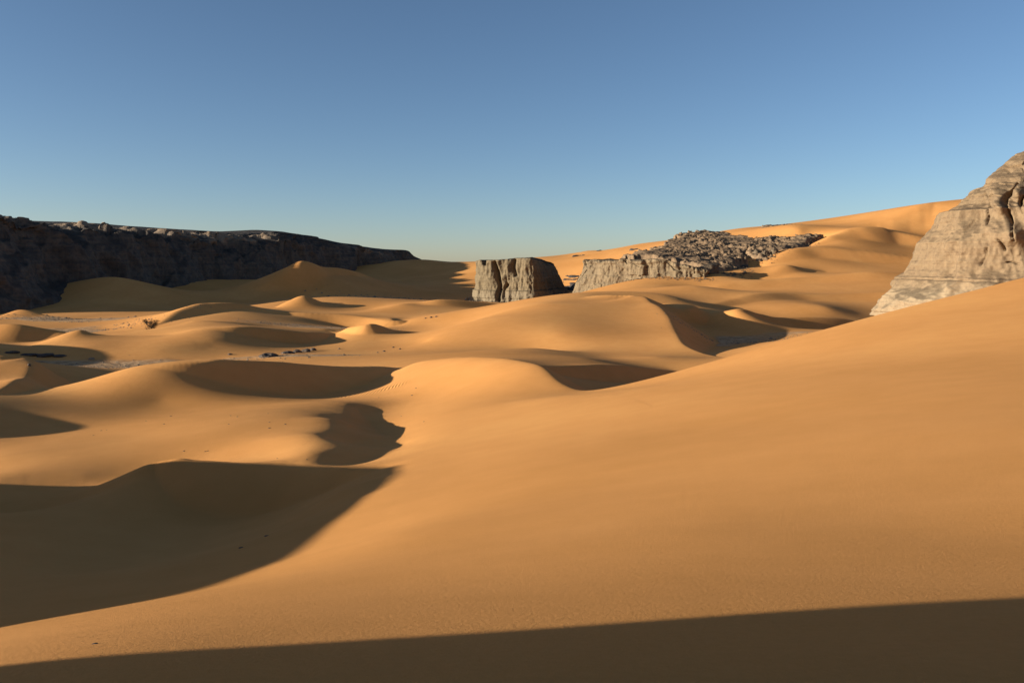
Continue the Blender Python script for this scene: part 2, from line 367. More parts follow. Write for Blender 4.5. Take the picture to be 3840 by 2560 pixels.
# ------------------------------------------------------------------ rock
def rock_mat(name, light, mid, dark, varnish=0.5, top_dark=0.0, band=None, scale=1.0, bump=0.6):
    """weathered sandstone: mottled faces, thin beds, dark desert varnish on ledges and tops, an optional paler bed at the foot"""
    m, b = new_mat(name, 0.95); n, l = N(m)
    geo = n.new("ShaderNodeNewGeometry"); pos = geo.outputs["Position"]
    big = noise_node(n, l, pos, 0.06 * scale, 5, 0.6, 0.4); fine = noise_node(n, l, pos, 0.55 * scale, 8, 0.65)
    mp = n.new("ShaderNodeMapping"); mp.inputs["Scale"].default_value = (0.03 * scale, 0.03 * scale, 1.1 * scale); l.new(pos, mp.inputs[0])
    bed = noise_node(n, l, mp.outputs[0], 1.0, 6, 0.6)
    mv = n.new("ShaderNodeMapping"); mv.inputs["Scale"].default_value = (0.9 * scale, 0.9 * scale, 0.07 * scale); l.new(pos, mv.inputs[0])
    streak = noise_node(n, l, mv.outputs[0], 1.0, 4, 0.6)
    f = math_node(n, l, 'ADD', math_node(n, l, 'MULTIPLY', fine, 0.66), math_node(n, l, 'MULTIPLY', bed, 0.34))
    col = ramp(n, [(0.32, dark), (0.45, mid), (0.62, light)]); l.new(f, col.inputs[0]); col = col.outputs[0]
    if band:
        z0, z1, bc = band
        sep = n.new("ShaderNodeSeparateXYZ"); l.new(pos, sep.inputs[0])
        zz = math_node(n, l, 'ADD', sep.outputs[2], math_node(n, l, 'MULTIPLY', math_node(n, l, 'SUBTRACT', big, 0.5), 6.0))
        mr = n.new("ShaderNodeMapRange"); mr.interpolation_type = 'SMOOTHSTEP'
        l.new(zz, mr.inputs[0]); mr.inputs[1].default_value = z1; mr.inputs[2].default_value = z0
        fb = math_node(n, l, 'MULTIPLY', mr.outputs[0], math_node(n, l, 'MULTIPLY', bed, 1.2))
        col = mix_rgb(n, l, fb, col, bc)
    sp = n.new("ShaderNodeSeparateXYZ"); l.new(geo.outputs["Normal"], sp.inputs[0])
    r1 = ramp(n, [(0.44, (0, 0, 0)), (0.62, (1, 1, 1))]); l.new(math_node(n, l, 'ADD', math_node(n, l, 'MULTIPLY', big, 0.55), math_node(n, l, 'MULTIPLY', streak, 0.45)), r1.inputs[0])
    col = mix_rgb(n, l, math_node(n, l, 'MULTIPLY', r1.outputs[0], varnish), col, tuple(0.5 * d for d in dark))
    if top_dark > 0:
        r2 = ramp(n, [(0.55, (0, 0, 0)), (0.85, (1, 1, 1))]); l.new(sp.outputs[2], r2.inputs[0])
        col = mix_rgb(n, l, math_node(n, l, 'MULTIPLY', r2.outputs[0], top_dark), col, tuple(0.45 * d for d in dark))
    l.new(col, b.inputs["Base Color"])
    bn = n.new("ShaderNodeBump"); bn.inputs["Strength"].default_value = bump; bn.inputs["Distance"].default_value = 0.8 / scale
    l.new(math_node(n, l, 'ADD', fine, math_node(n, l, 'MULTIPLY', bed, 0.8)), bn.inputs["Height"]); l.new(bn.outputs[0], b.inputs["Normal"])
    return m

def tag(o, label, cat, group=None):
    o['kind'] = 'thing'; o['label'] = label; o['category'] = cat
    if group: o['group'] = group
    return o

def steps(z, h, sharp=0.75):
    """turn a slope into ledges h high"""
    k = z / h; f = k - np.floor(k)
    return (np.floor(k) + smooth(sharp, 1.0, f) * 0.85 + f * 0.15) * h

def cells(p, seed=0):
    """cellular blocks: distance to the nearest seed and a random value for that block"""
    i0 = np.floor(p).astype(np.int64); best = np.full(p.shape[:-1], 9.0); val = np.zeros(p.shape[:-1])
    for dx in (-1, 0, 1):
        for dy in (-1, 0, 1):
            for dz in (-1, 0, 1):
                i = i0 + np.array([dx, dy, dz])
                c = np.stack([i[..., k] + 0.1 + 0.8 * _hash(i[..., 0], i[..., 1], i[..., 2], seed + 11 * k) for k in range(3)], -1)
                d = np.sqrt(((p - c)**2).sum(-1)); k = d < best
                best = np.where(k, d, best); val = np.where(k, _hash(i[..., 0], i[..., 1], i[..., 2], seed + 77), val)
    return best, val

def cliff_body(name, foot, levels, disp, cap_h, mat, n_around=360, n_up=90, n_cap=14, top_z=None):
    """a rock stack: closed foot polygon (x, y, flare) raised through levels [(z, inset fraction)], then capped"""
    Q = catmull(np.vstack([foot, foot[:1]]), 12)[:-1]
    seg = np.linalg.norm(np.diff(np.vstack([Q, Q[:1]])[:, :2], axis=0), axis=1); s = np.concatenate([[0], np.cumsum(seg)])
    t = np.linspace(0, s[-1], n_around, endpoint=False)
    Qc = np.vstack([Q, Q[:1]]); ring = np.stack([np.interp(t, s, Qc[:, k]) for k in range(3)], -1)
    nxt = np.roll(ring, -2, 0); prv = np.roll(ring, 2, 0); d = (nxt - prv)[:, :2]; nrm = np.stack([d[:, 1], -d[:, 0]], -1)
    nrm /= np.linalg.norm(nrm, axis=1)[:, None]
    cen = ring[:, :2].mean(0)
    if ((ring[:, :2] - cen) * nrm).sum() < 0: nrm = -nrm
    lz = np.array([a for a, b in levels]); li = np.array([b for a, b in levels])
    zz = np.linspace(lz[0], lz[-1], n_up)
    ins = np.interp(zz, lz, li)
    V = np.zeros((n_around, n_up + n_cap, 3))
    for j, (z, f) in enumerate(zip(zz, ins)):
        V[:, j, :2] = ring[:, :2] - nrm * (ring[:, 2:3] * f); V[:, j, 2] = z
    top = V[:, n_up - 1].copy(); c2 = top[:, :2].mean(0)
    for k in range(n_cap):
        f = (k + 1) / n_cap; g = f**0.8
        V[:, n_up + k, :2] = top[:, :2] * (1 - g) + c2 * g
        V[:, n_up + k, 2] = top[:, 2]
    off, dz = disp(V, nrm[:, None, :].repeat(n_up + n_cap, 1))
    fade = np.ones(n_up + n_cap); fade[n_up:] = np.linspace(1, 0, n_cap + 1)[1:]**1.0
    V[..., :2] += nrm[:, None, :] * (off * fade)[..., None]
    V[..., 2] += dz
    if cap_h is not None: V[..., 2] += cap_h(V) * smooth(lz[-1] - 4, lz[-1], V[..., 2])
    F_ = grid_faces(n_around, n_up + n_cap, wrap=True)
    return mesh_obj(name, V.reshape(-1, 3), F_, mat)

def px(V):
    return U0 + V[..., 0] / V[..., 1] * F, VH - V[..., 2] / V[..., 1] * F

def groove(u, v, pts, wid, depth):
    """a crack that follows a curve on the face; widths in the same units as u, v"""
    Q = catmull(pts, 6); b = np.full(u.shape, 1e9)
    for a, c in zip(Q[:-1], Q[1:]):
        d = c - a; L2 = (d * d).sum(); t = np.clip(((u - a[0]) * d[0] + (v - a[1]) * d[1]) / L2, 0, 1)
        b = np.minimum(b, (u - a[0] - t * d[0])**2 + (v - a[1] - t * d[1])**2)
    return -depth * np.exp(-(np.sqrt(b) / wid)**2)

# --- the free-standing butte
M_butte = rock_mat("butte_rock", (0.20, 0.138, 0.076), (0.15, 0.104, 0.058), (0.075, 0.053, 0.035), 0.28, 0.8, (-21, -16, (0.22, 0.16, 0.10)), 0.8)
def butte_disp(V, n3):
    p = V.copy(); u, v = px(V)
    off = 2.2 * fbm(p * np.array([.07, .07, .03]), 3, seed=3) + 1.6 * fbm(p * np.array([.16, .16, .05]), 3, seed=5, ridged=True) \
        + 0.8 * fbm(p * np.array([.5, .5, .22]), 4, seed=9, ridged=True)
    off -= 1.0
    zb = V[..., 2] + 1.2 * fbm(p * .03, 2, seed=4)
    off += 1.0 * smooth(-.3, .3, np.sin(zb * 0.55)) * smooth(-10, -18, V[..., 2])
    front = (n3[..., 1] < 0)
    off += front * groove(u, v, [(1853, 988), (1866, 1030), (1873, 1070), (1868, 1126)], 7, 6.0)
    off += front * groove(u, v, [(1928, 982), (1926, 1005), (1934, 1030)], 6, 3.5)
    off += front * groove(u, v, [(1905, 1068), (1890, 1085), (1888, 1110)], 6, 2.5)
    off += front * groove(u, v, [(1815, 976), (1817, 990)], 5, 4.0)
    dz = 0.8 * fbm(p * .12, 3, seed=21) * smooth(-8, 2, V[..., 2])
    return off, dz
def butte_cap(V):
    u, v = px(V)
    return 1.2 * fbm(V * .09, 4, seed=31) - 4.0 * np.exp(-((u - 1817) / 5)**2) + 1.8 * smooth(1850, 1960, u) - 2.5 * smooth(2000, 2070, u)
foot = np.array([(-26, 590, 1.2), (-14, 580, 2), (2, 575, 3), (15, 570, 3), (26, 583, 9), (38, 606, 16), (50, 640, 20), (44, 668, 18), (10, 672, 8), (-22, 650, 4), (-28, 615, 1)], float)
butte = cliff_body("rock_butte", foot, [(-27, 0.0), (-24, 0.12), (-20, 0.35), (-10, 0.6), (0, .85), (3.2, 1.0), (4.6, 1.35)], butte_disp, butte_cap, M_butte, 520, 110, 16)
tag(butte, "lone flat-topped grey-brown rock butte, its front lit and its right side in black shade", "rock butte")

# --- the tall cliff by the near slope
CC = np.array([150.0, 232.0]); cr = np.hypot(*CC); ca = math.atan2(CC[0], CC[1])
sil = [(3275, 1195), (3286, 1174), (3328, 1120), (3366, 1084), (3390, 1050), (3418, 1013), (3437, 960), (3452, 910), (3476, 868), (3501, 828), (3509, 790), (3540, 783), (3575, 760), (3610, 725), (3640, 704), (3681, 687), (3690, 668), (3719, 649), (3740, 620), (3757, 600), (3795, 575), (3828, 559), (3850, 552)]
lev = []
for (u, v) in sil:
    lev.append(((VH - v) / F * 228.0, cr * math.sin(ca - math.atan((u - U0) / F))))
R0 = lev[0][1]
M_cliff = rock_mat("cliff_rock", (0.235, 0.152, 0.082), (0.195, 0.124, 0.068), (0.12, 0.074, 0.043), 0.22, 0.35, (-9, -3, (0.31, 0.22, 0.13)), 1.6, 0.5)
def cliff_disp(V, n3):
    p = V.copy(); u, v = px(V); z = V[..., 2]
    up = smooth(14, 21, z)
    off = -2.0 + 3.4 * (fbm(p * np.array([.075, .075, .022]), 3, seed=57, ridged=True) - .1) + 2.0 * fbm(p * np.array([.06, .06, .035]), 3, seed=41) + 2.0 * fbm(p * np.array([.13, .13, .06]), 4, seed=43, ridged=True) * (1 - .3 * up) \
        + 0.35 * fbm(p * np.array([.6, .6, .35]), 4, seed=47, ridged=True)
    d, val = cells(p * np.array([.30, .30, .42]) + .3 * fbm(p * .3, 2, seed=50)[..., None], 51)
    off = off * (1 - .72 * smooth(14, 29, z)) + up * (1.5 * (val - .5) + 0.7 * (.6 - d) - .5)
    zb = z + 0.7 * fbm(p * np.array([.04, .04, .02]), 2, seed=44)
    bn = vnoise(np.stack([0 * z, 0 * z, zb * .55], -1), 45) + .6 * vnoise(np.stack([0 * z, 0 * z, zb * 1.5], -1), 46)
    off += 0.55 * smooth(-.15, .15, bn) * smooth(1, -6, z) + 0.20 * smooth(-.1, .1, bn) * smooth(18, 2, z) * (.4 + .6 * vnoise(p * .06, 48))
    cn = .55 + .75 * fbm(p * np.array([.25, .25, .22]), 3, seed=58)
    for pts, w, dep in [([(3684, 730), (3690, 765), (3700, 812), (3706, 840)], 7, 4.0), ([(3812, 689), (3790, 720), (3772, 748), (3780, 797), (3797, 850), (3805, 905)], 8, 5.0),
                        ([(3748, 896), (3760, 918), (3768, 938)], 7, 3.0), ([(3838, 735), (3825, 770), (3835, 800)], 7, 3.5), ([(3668, 990), (3690, 960), (3700, 930)], 7, 1.8),
                        ([(3770, 984), (3790, 982), (3812, 988)], 6, 3.0), ([(3640, 825), (3628, 850), (3622, 868)], 4, 1.0), ([(3500, 832), (3488, 862)], 4, 1.0)]:
        off += groove(u + 4 * fbm(p * .35, 2, seed=59), v, pts, w * np.clip(cn, .35, 1.4), dep) * np.clip(cn * 1.2, .25, 1.3)
    for (a, b_, r, h) in [(3800, 880, 26, 2.2), (3735, 860, 40, 2.0), (3690, 930, 30, 1.4), (3640, 930, 22, 1.0), (3560, 910, 30, 1.0), (3760, 770, 24, 2.0), (3822, 720, 18, 2.0), (3740, 700, 40, 1.5)]:
        off += 1.5 * h * np.exp(-(((u - a) / r)**2 + ((v - b_) / (1.4 * r))**2))
    return off, 0.3 * fbm(p * .4, 3, seed=49)
ft = []; ax = np.array([.977, -.213]); ay = np.array([.213, .977])          # a half round end towards the valley, then a straight ridge running off to the right
for a in np.radians(np.arange(90, 271, 6)): ft.append((*(CC + R0 * (math.cos(a) * ax + math.sin(a) * ay)), R0))
for k in range(1, 9): ft.append((*(CC + 7.0 * k * ax - R0 * ay), R0))
for a in np.radians(np.arange(-80, 81, 10)): ft.append((*(CC + 60 * ax + R0 * (math.cos(a) * ax + math.sin(a) * ay)), R0))
for k in range(8, 0, -1): ft.append((*(CC + 7.0 * k * ax + R0 * ay), R0))
cliff = cliff_body("rock_cliff", np.array(ft), [(z, (R0 - r) / R0) for z, r in lev], cliff_disp, None, M_cliff, 900, 300, 8)
tag(cliff, "tall sunlit tan sandstone cliff with deep clefts rising behind the near sand slope", "rock cliff")

# --- the long dark plateau
M_plateau = rock_mat("plateau_rock", (0.17, 0.115, 0.075), (0.095, 0.072, 0.057), (0.06, 0.050, 0.043), 0.35, 0.55, None, 0.5, 0.8)
SKYLINE = np.array([(-2000, 720), (-1000, 712), (-560, 748), (-280, 790), (-124, 805), (0, 822), (152, 830), (310, 833), (395, 848), (500, 850), (575, 853), (640, 857), (750, 875), (800, 868), (910, 863), (1020, 862), (1100, 875), (1152, 880), (1223, 901), (1359, 926), (1468, 937), (1528, 939), (1544, 956), (1574, 969), (1620, 992)], float)
rows = []
for fx, fy, tx, ty in [  # foot x, y ; far rim x, y
    (-640, 500, -700, 580), (-520, 430, -590, 520), (-430, 425, -500, 520), (-350, 440, -450, 545), (-303, 470, -440, 600), (-296, 520, -436, 640), (-288, 570, -425, 680), (-284, 640, -394, 740),
    (-262, 690, -360, 800), (-238, 760, -312, 850), (-214, 830, -280, 890), (-198, 880, -250, 920), (-172, 950, -205, 980), (-150, 1010, -168, 1030), (-130, 1065, -140, 1060), (-124, 1085, -134, 1082), (-116, 1100, -126, 1110)]:
    rows.append((fx, fy, tx, ty, (VH - np.interp(U0 + tx / ty * F, SKYLINE[:, 0], SKYLINE[:, 1])) / F * ty))
rows = catmull(rows, 40)
ts = np.concatenate([np.linspace(0, 1, 110), 1 + np.linspace(0, 1, 30)[1:]**1.5])
prof_t = [0, .10, .16, .22, .30, .40, .52, .60, .80, 1.0]; prof_h = [-.06, .14, .24, .46, .62, .75, .83, .87, .945, 1.0]
S_, T_ = np.meshgrid(np.arange(len(rows)), ts, indexing='ij')
Vp = np.zeros(S_.shape + (3,))
fx, fy, tx, ty, tz = [rows[:, k][:, None] for k in range(5)]
tt = np.minimum(T_, 1); back = np.maximum(T_ - 1, 0)
wob = 0.13 * fbm(np.stack([fx * .012 + 0 * T_, fy * .012 + 0 * T_, 2.0 * T_], -1), 4, seed=61)
hh = np.interp(np.clip(tt + wob * smooth(0, .1, tt) * smooth(1, .85, tt), 0, 1), prof_t, prof_h)
Vp[..., 0] = fx + (tx - fx) * tt - back * 420; Vp[..., 1] = fy + (ty - fy) * tt + back * 160
fz = -27.0
Vp[..., 2] = fz + (tz - fz) * hh - back * 10 - 60 * smooth(.6, 1.0, back)
butt = fbm(Vp * np.array([.018, .018, .006]), 4, seed=63, ridged=True) * 18 + fbm(Vp * np.array([.06, .06, .02]), 4, seed=65, ridged=True) * 5
w = smooth(0, .08, tt) * smooth(1.0, .8, tt)
Vp[..., 0] += butt * w * 0.9; Vp[..., 1] -= butt * w * 0.3
d, val = cells(Vp * .13, 66)
yy = Vp[..., 1] / 46.0 + 0.8 * fbm(Vp * np.array([.012, .008, 0]), 3, seed=69)
saw = np.mod(yy, 1.0); saw = smooth(0, .22, saw) * (1 - saw)**1.3          # spurs: a steep south face, then a long fall to the north
crag = smooth(-.25, .1, fbm(Vp * np.array([.014, .010, 0]) + 3.3, 3, seed=70)) * smooth(.22, .34, tt) * smooth(.75, .55, tt) * smooth(1040, 900, fy)
Vp[..., 2] += crag * (17.0 * saw * np.clip(1 - tt, 0, .66) + 3.2 * (val - .5) * (d < .62) * smooth(.9, .6, tt))
Vp[..., 2] += (2.2 * fbm(Vp * .05, 4, seed=67, ridged=True) + 2.0 * (val - .5)) * smooth(0.05, .2, tt) * smooth(.9, .6, T_) + 0.5 * fbm(Vp * .04, 3, seed=68) * smooth(.9, 1, T_)
plateau = mesh_obj("rock_plateau", Vp.reshape(-1, 3), grid_faces(*S_.shape), M_plateau)
at = plateau.data.attributes.new("pale", 'FLOAT', 'POINT')                # sunlight on the spurs, painted in as a paler rock colour
at.data.foreach_set("value", np.clip(crag * smooth(.05, .3, saw) * 1.3 * smooth(.40, .52, tt), 0, 1).astype(np.float32).ravel())
n, l = N(M_plateau); pb = n["Principled BSDF"]; old = pb.inputs["Base Color"].links[0].from_socket
pat = n.new("ShaderNodeAttribute"); pat.attribute_name = "pale"
l.new(mix_rgb(n, l, math_node(n, l, 'MULTIPLY', pat.outputs["Fac"], 0.75), old, (0.34, 0.225, 0.14)), pb.inputs["Base Color"])
tag(plateau, "long dark rock plateau in shadow along the horizon, a few crags catching the sun", "rock plateau")

# --- outcrops that break through the sand
def inside(poly, x, y):
    r = np.zeros(x.shape, bool); j = len(poly) - 1
    for i in range(len(poly)):
        xi, yi = poly[i]; xj, yj = poly[j]
        c = ((yi > y) != (yj > y)) & (x < (xj - xi) * (y - yi) / (yj - yi + 1e-12) + xi)
        r ^= c; j = i
    return r
def edge_dist(poly, x, y):
    b = np.full(x.shape, 1e18)
    for i in range(len(poly)):
        a = np.array(poly[i - 1]); c = np.array(poly[i]); d = c - a; L2 = (d * d).sum() + 1e-9
        t = np.clip(((x - a[0]) * d[0] + (y - a[1]) * d[1]) / L2, 0, 1)
        b = np.minimum(b, (x - a[0] - t * d[0])**2 + (y - a[1] - t * d[1])**2)
    d = np.sqrt(b); return np.where(inside(poly, x, y), d, -d)
def outcrop(name, poly, res, hfun, mat, seed, rough=4.0):
    P2 = [tuple(P(*q)[:2]) for q in poly]
    xs = [q[0] for q in P2]; ys = [q[1] for q in P2]
    gx = np.arange(min(xs) - 3, max(xs) + 3, res); gy = np.arange(min(ys) - 3, max(ys) + 3, res * 1.3)
    X, Y = np.meshgrid(gx, gy, indexing='ij')
    p = np.stack([X, Y, 0 * X], -1)
    wx = rough * fbm(p * .06, 3, seed=seed); wy = rough * fbm(p * .06, 3, seed=seed + 5)
    e = edge_dist(P2, X + wx, Y + wy)
    g = terrain(np.stack([X, Y], -1).reshape(-1, 2)).reshape(X.shape)
    z = hfun(p, e, g)
    keep = e > -2.5
    V = np.stack([X + .35 * res * vnoise(p * 1.3, seed), Y, z], -1).reshape(-1, 3)
    Fc = grid_faces(*X.shape); kf = keep.ravel()[Fc].all(1); Fc = Fc[kf]
    used = np.unique(Fc); mp = np.full(len(V), -1); mp[used] = np.arange(len(used))
    return mesh_obj(name, V[used], mp[Fc], mat, smooth_shade=False)

M_out = rock_mat("outcrop_rock", (0.21, 0.145, 0.085), (0.145, 0.098, 0.06), (0.065, 0.047, 0.034), 0.45, 0.55, None, 0.9, 0.6)
M_dark = rock_mat("varnished_rock", (0.16, 0.11, 0.08), (0.10, 0.075, 0.06), (0.05, 0.042, 0.036), 0.5, 0.5, None, 0.7, 0.6)
def ledge_h(top, slope_dir=0.0, lip=5.0, blocks=1.0, seed=1):
    def f(p, e, g):
        n = fbm(p * .09, 4, seed=seed); d, val = cells(p * .22 + np.array([0, 0, .5]), seed + 3)
        zt = top(p) + 0.8 * n + blocks * 0.9 * (val - .5)
        k = smooth(-1.0, lip, e + 1.2 * (val - .5))
        return np.maximum(g - 2.5, (g - 2.0) * (1 - k) + zt * k)
    return f
def rubble_h(th, h, seed, gain=1.0):
    def f(p, e, g):
        n = fbm(p * .035, 4, seed=seed); r = fbm(p * .12, 4, seed=seed + 2, ridged=True)
        d, val = cells(p * .20 + np.array([0, 0, .5]), seed + 3); d2, v2 = cells(p * .5 + np.array([0, 0, .5]), seed + 9)
        base = g + th * smooth(-1, 14, e) + 2.5 * n
        zt = steps(base, h) + gain * (1.1 * r + 1.5 * (val - .5) * (d < .62) + 0.7 * (v2 - .5))
        k = smooth(-2.0, 3.5, e)
        return g - 2.0 + (zt - g + 2.0) * k
    return f
M_ledge = rock_mat("ledge_rock", (0.225, 0.155, 0.086), (0.17, 0.114, 0.064), (0.08, 0.055, 0.037), 0.25, 0.7, None, 0.8)
def ledge_disp(V, n3):
    p = V.copy(); z = V[..., 2]
    off = 2.6 * fbm(p * np.array([.06, .06, .03]), 3, seed=73) + 1.5 * fbm(p * np.array([.16, .16, .06]), 3, seed=75, ridged=True) + 0.7 * fbm(p * np.array([.5, .5, .3]), 4, seed=76, ridged=True)
    d, val = cells(p * np.array([.13, .13, .16]) + .25 * fbm(p * .1, 2, seed=77)[..., None], 78)
    off += 2.0 * (val - .5) * smooth(-22, -10, z) - 0.8
    off += 1.4 * smooth(.0, 1.2, z - 1.5 - .8 * fbm(p * .05, 2, seed=79)) - .6          # the cap rock stands proud
    dz = (0.9 * fbm(p * .1, 3, seed=74) + 1.3 * (val - .5)) * smooth(-3, 3, z) - 6.5 * smooth(92, 126, p[..., 0]) * smooth(-27, 2, z) - 3.0 * smooth(54, 44, p[..., 0]) * smooth(-10, 2, z)
    return off, dz
lf = np.array([(38, 563, 15), (43, 547, 13), (54, 534, 6), (66, 525, 3), (82, 513, 3), (98, 505, 3), (114, 498, 3), (123, 497, 3), (129, 511, 4), (118, 540, 4), (96, 572, 5), (62, 592, 8), (42, 588, 14)], float)
low = cliff_body("rock_ledge", lf, [(-28, 0.0), (-20, .22), (-12, .48), (-4, .78), (1.0, .95), (3.6, 1.0), (4.6, 1.25)], ledge_disp, None, M_ledge, 620, 90, 16)
tag(low, "low flat-topped ledge of pale rock just right of the butte, foot in sand", "rock ledge")
M_rub = rock_mat("rubble_rock", (0.29, 0.178, 0.096), (0.205, 0.125, 0.069), (0.10, 0.062, 0.040), 0.18, 0.2, None, 0.9, 0.6)
def slope_h(pts, seed, gain=1.0, lift=0.0):
    C = np.array([P(*q) for q in pts]); n_ = len(C); cf = tps_fit(C[:, :2] / S, C[:, 2], np.full(n_, 2e-3))
    def f(p, e, g):
        q = p[..., :2].reshape(-1, 2) / S
        b = (tps_kernel(((q[:, None] - C[None, :, :2] / S)**2).sum(-1)) @ cf[:n_] + cf[n_] + q @ cf[n_+1:]).reshape(e.shape)
        wp = p + 6 * np.stack([fbm(p * .05, 2, seed=seed + k) for k in (20, 21, 22)], -1) * np.array([1, 1, 0])
        zc = np.stack([wp[..., 0], wp[..., 1], 2.2 * b], -1)
        d, val = cells(zc * .16, seed + 3); d2, v2 = cells(zc * .42, seed + 9); d3, v3 = cells(zc * .9, seed + 13)
        rough_ = .45 + .8 * smooth(-.3, .3, fbm(p * .03, 3, seed=seed + 30))
        zt = steps(b + 1.6 * fbm(p * .04, 3, seed=seed + 1), 3.0, .7) * .55 + b * .45 + lift
        zt = zt + gain * rough_ * (2.4 * (val - .5) * smooth(.75, .45, d) + 1.5 * (v2 - .5) * smooth(.7, .5, d2) + .7 * (v3 - .5))
        k = smooth(-2.0, 3.0, e + 2.5 * (v2 - .5))
        return np.where(k > 0, g - 2.0 + (np.maximum(zt, g - 1.0) - g + 2.0) * k, g - 2.0)
    return f
hill = [(2339, 957, 600), (2420, 945, 600), (2500, 972, 560), (2600, 983, 545), (2690, 1006, 530), (2746, 977, 560), (2790, 998, 540), (2482, 931, 640), (2521, 902, 680), (2568, 886, 700), (2657, 875, 720), (2686, 872, 730), (2760, 876, 740), (2836, 880, 720), (2650, 940, 620), (2600, 960, 590), (2750, 930, 630), (2800, 935, 620), (2550, 930, 640), (2700, 985, 550)]
up1 = outcrop("rocky_hillside", [(2339, 960, 600), (2420, 955, 580), (2500, 978, 558), (2600, 990, 540), (2690, 1012, 526), (2782, 1000, 538), (2750, 977, 560), (2775, 950, 590), (2810, 930, 620), (2840, 905, 660), (2850, 873, 730), (2760, 870, 765), (2686, 866, 765), (2568, 880, 740), (2515, 900, 700), (2470, 931, 660)],
              0.75, slope_h(hill, 81), M_rub, 81, 8.0)
tag(up1, "broad rubble-strewn rocky hillside of brown ledges above the low cliff ledge", "rocky hillside")
spur = [(2800, 938, 615), (2828, 955, 592), (2871, 957, 588), (2914, 941, 598), (2943, 927, 608), (3032, 912, 628), (3054, 895, 645), (3078, 873, 690), (3050, 857, 720), (2943, 852, 740), (2857, 859, 740), (2836, 873, 720), (2940, 900, 655), (2870, 922, 625), (3000, 888, 660)]
up2 = outcrop("rocky_spur", [(2795, 938, 610), (2828, 959, 588), (2871, 961, 583), (2914, 945, 594), (2943, 931, 604), (3032, 916, 624), (3058, 898, 645), (3085, 873, 690), (3055, 855, 735), (2943, 848, 765), (2857, 855, 765), (2830, 873, 730), (2815, 910, 650)],
              0.75, slope_h(spur, 91), M_rub, 91, 6.0)
tag(up2, "upper spur of brown boulders ending in rounded blocks against the orange dune", "rocky spur")
for k, (poly, lab) in enumerate([
    ([(2052, 1012, 690), (2080, 992, 740), (2130, 978, 790), (2190, 985, 770), (2228, 1005, 720), (2218, 1060, 670), (2180, 1092, 640), (2140, 1095, 640), (2095, 1060, 660)], "dark broken rock slope in the shadowed gap behind the butte"),
    ([(2205, 975, 890), (2225, 952, 905), (2262, 950, 905), (2258, 968, 890), (2230, 980, 880)], "small dark rock patch high on the far orange dune, right of the butte"),
    ([(2130, 975, 880), (2160, 965, 890), (2200, 962, 890), (2190, 985, 870), (2150, 990, 865)], "thin scatter of dark rock lying just left of a darker patch on the far dune"),
    ([(2340, 948, 830), (2375, 934, 840), (2405, 938, 830), (2400, 952, 820), (2360, 956, 815)], "grey rock knob poking out of the far sand above the end of the ledge")]):
    o = outcrop("dark_outcrop", poly, 1.3, rubble_h(1.5, 3.0, 101 + 7 * k, 0.7), M_dark, 101 + 7 * k, 5.0)
    tag(o, lab, "rock outcrop")

# --- loose stones, a bush, gravel
rng = np.random.default_rng(7)
M_stone = rock_mat("stone", (0.15, 0.105, 0.075), (0.10, 0.072, 0.055), (0.05, 0.04, 0.034), 0.4, 0.3, None, 6.0, 0.5)
M_pale = rock_mat("pale_stone", (0.34, 0.25, 0.16), (0.26, 0.18, 0.115), (0.14, 0.10, 0.07), 0.3, 0.3, None, 6.0, 0.5)
def place(u, v):
    """where the line of sight through a pixel meets the ground"""
    D = np.exp(np.linspace(math.log(3), math.log(1100), 900))
    z = terrain(np.column_stack([(u - U0) / F * D, D])); ray = -(v - VH) / F * D
    k = int(np.argmax(z > ray)); k = max(k, 1)
    a, b = (z - ray)[k-1], (z - ray)[k]; d = D[k-1] + (D[k] - D[k-1]) * (-a) / (b - a + 1e-12)
    return (u - U0) / F * d, d
_ico = None
def stone_mesh(name, seed, mat, subdiv=3, flat=0.45):
    bm = bmesh.new(); bmesh.ops.create_icosphere(bm, subdivisions=subdiv, radius=1.0)
    V = np.array([v.co for v in bm.verts]); d, val = cells(V * 1.1 + seed, seed)
    r = 1 + 0.35 * fbm(V * 1.2 + seed, 3, seed=seed) + 0.3 * (val - .5)
    V = V * r[:, None]; V[:, 2] = np.where(V[:, 2] > 0, V[:, 2], V[:, 2] * .5) * flat * 2
    for v, c in zip(bm.verts, V): v.co = c
    me = bpy.data.meshes.new(name); bm.to_mesh(me); bm.free(); me.materials.append(mat)
    return me
def stone(name, u, v, w, h, label, cat="rock", group=None, mat=M_stone, seed=0, stretch=1.0, sub=3):
    x, y = place(u, v); z = ground_z(x, y); k = y / F
    o = bpy.data.objects.new(name, stone_mesh(name, seed, mat, sub)); COL.objects.link(o)
    o.location = (x, y, z); o.scale = (0.5 * w * k, 0.5 * w * k * stretch, 0.8 * h * k); o.rotation_euler = (0, 0, rng.uniform(-.5, .5))
    return tag(o, label, cat, group)
stone("flat_rock", 1006, 1337, 62, 20, "largest dark flat rock on the sand flat, left of a low rock row", seed=3)
row = [(1078, 1325, 44, 13, "longest dark slab at the near left end of the low rock row"), (1116, 1321, 38, 13, "second dark slab of the low rock row on the sand flat"),
       (1148, 1318, 32, 13, "third dark slab of the low rock row, beside its far end"), (1174, 1314, 26, 13, "rounded dark rock ending the low rock row on the right")]
for k, (u, v, w, h, lab) in enumerate(row):
    stone("rock_slab", u, v, w, h, lab, group="slabs in the low rock row", seed=11 + k)
stone("flat_rock", 862, 1329, 18, 6, "small thin dark rock alone below the dark dune face", seed=21)
stone("pale_rock", 344, 1347, 26, 11, "pale jagged rock at the edge of the left gravel flat, with a long shadow", mat=M_pale, seed=22)
stone("round_stone", 110, 1371, 11, 13, "dark upright stone on the brow of the left dune", seed=23)
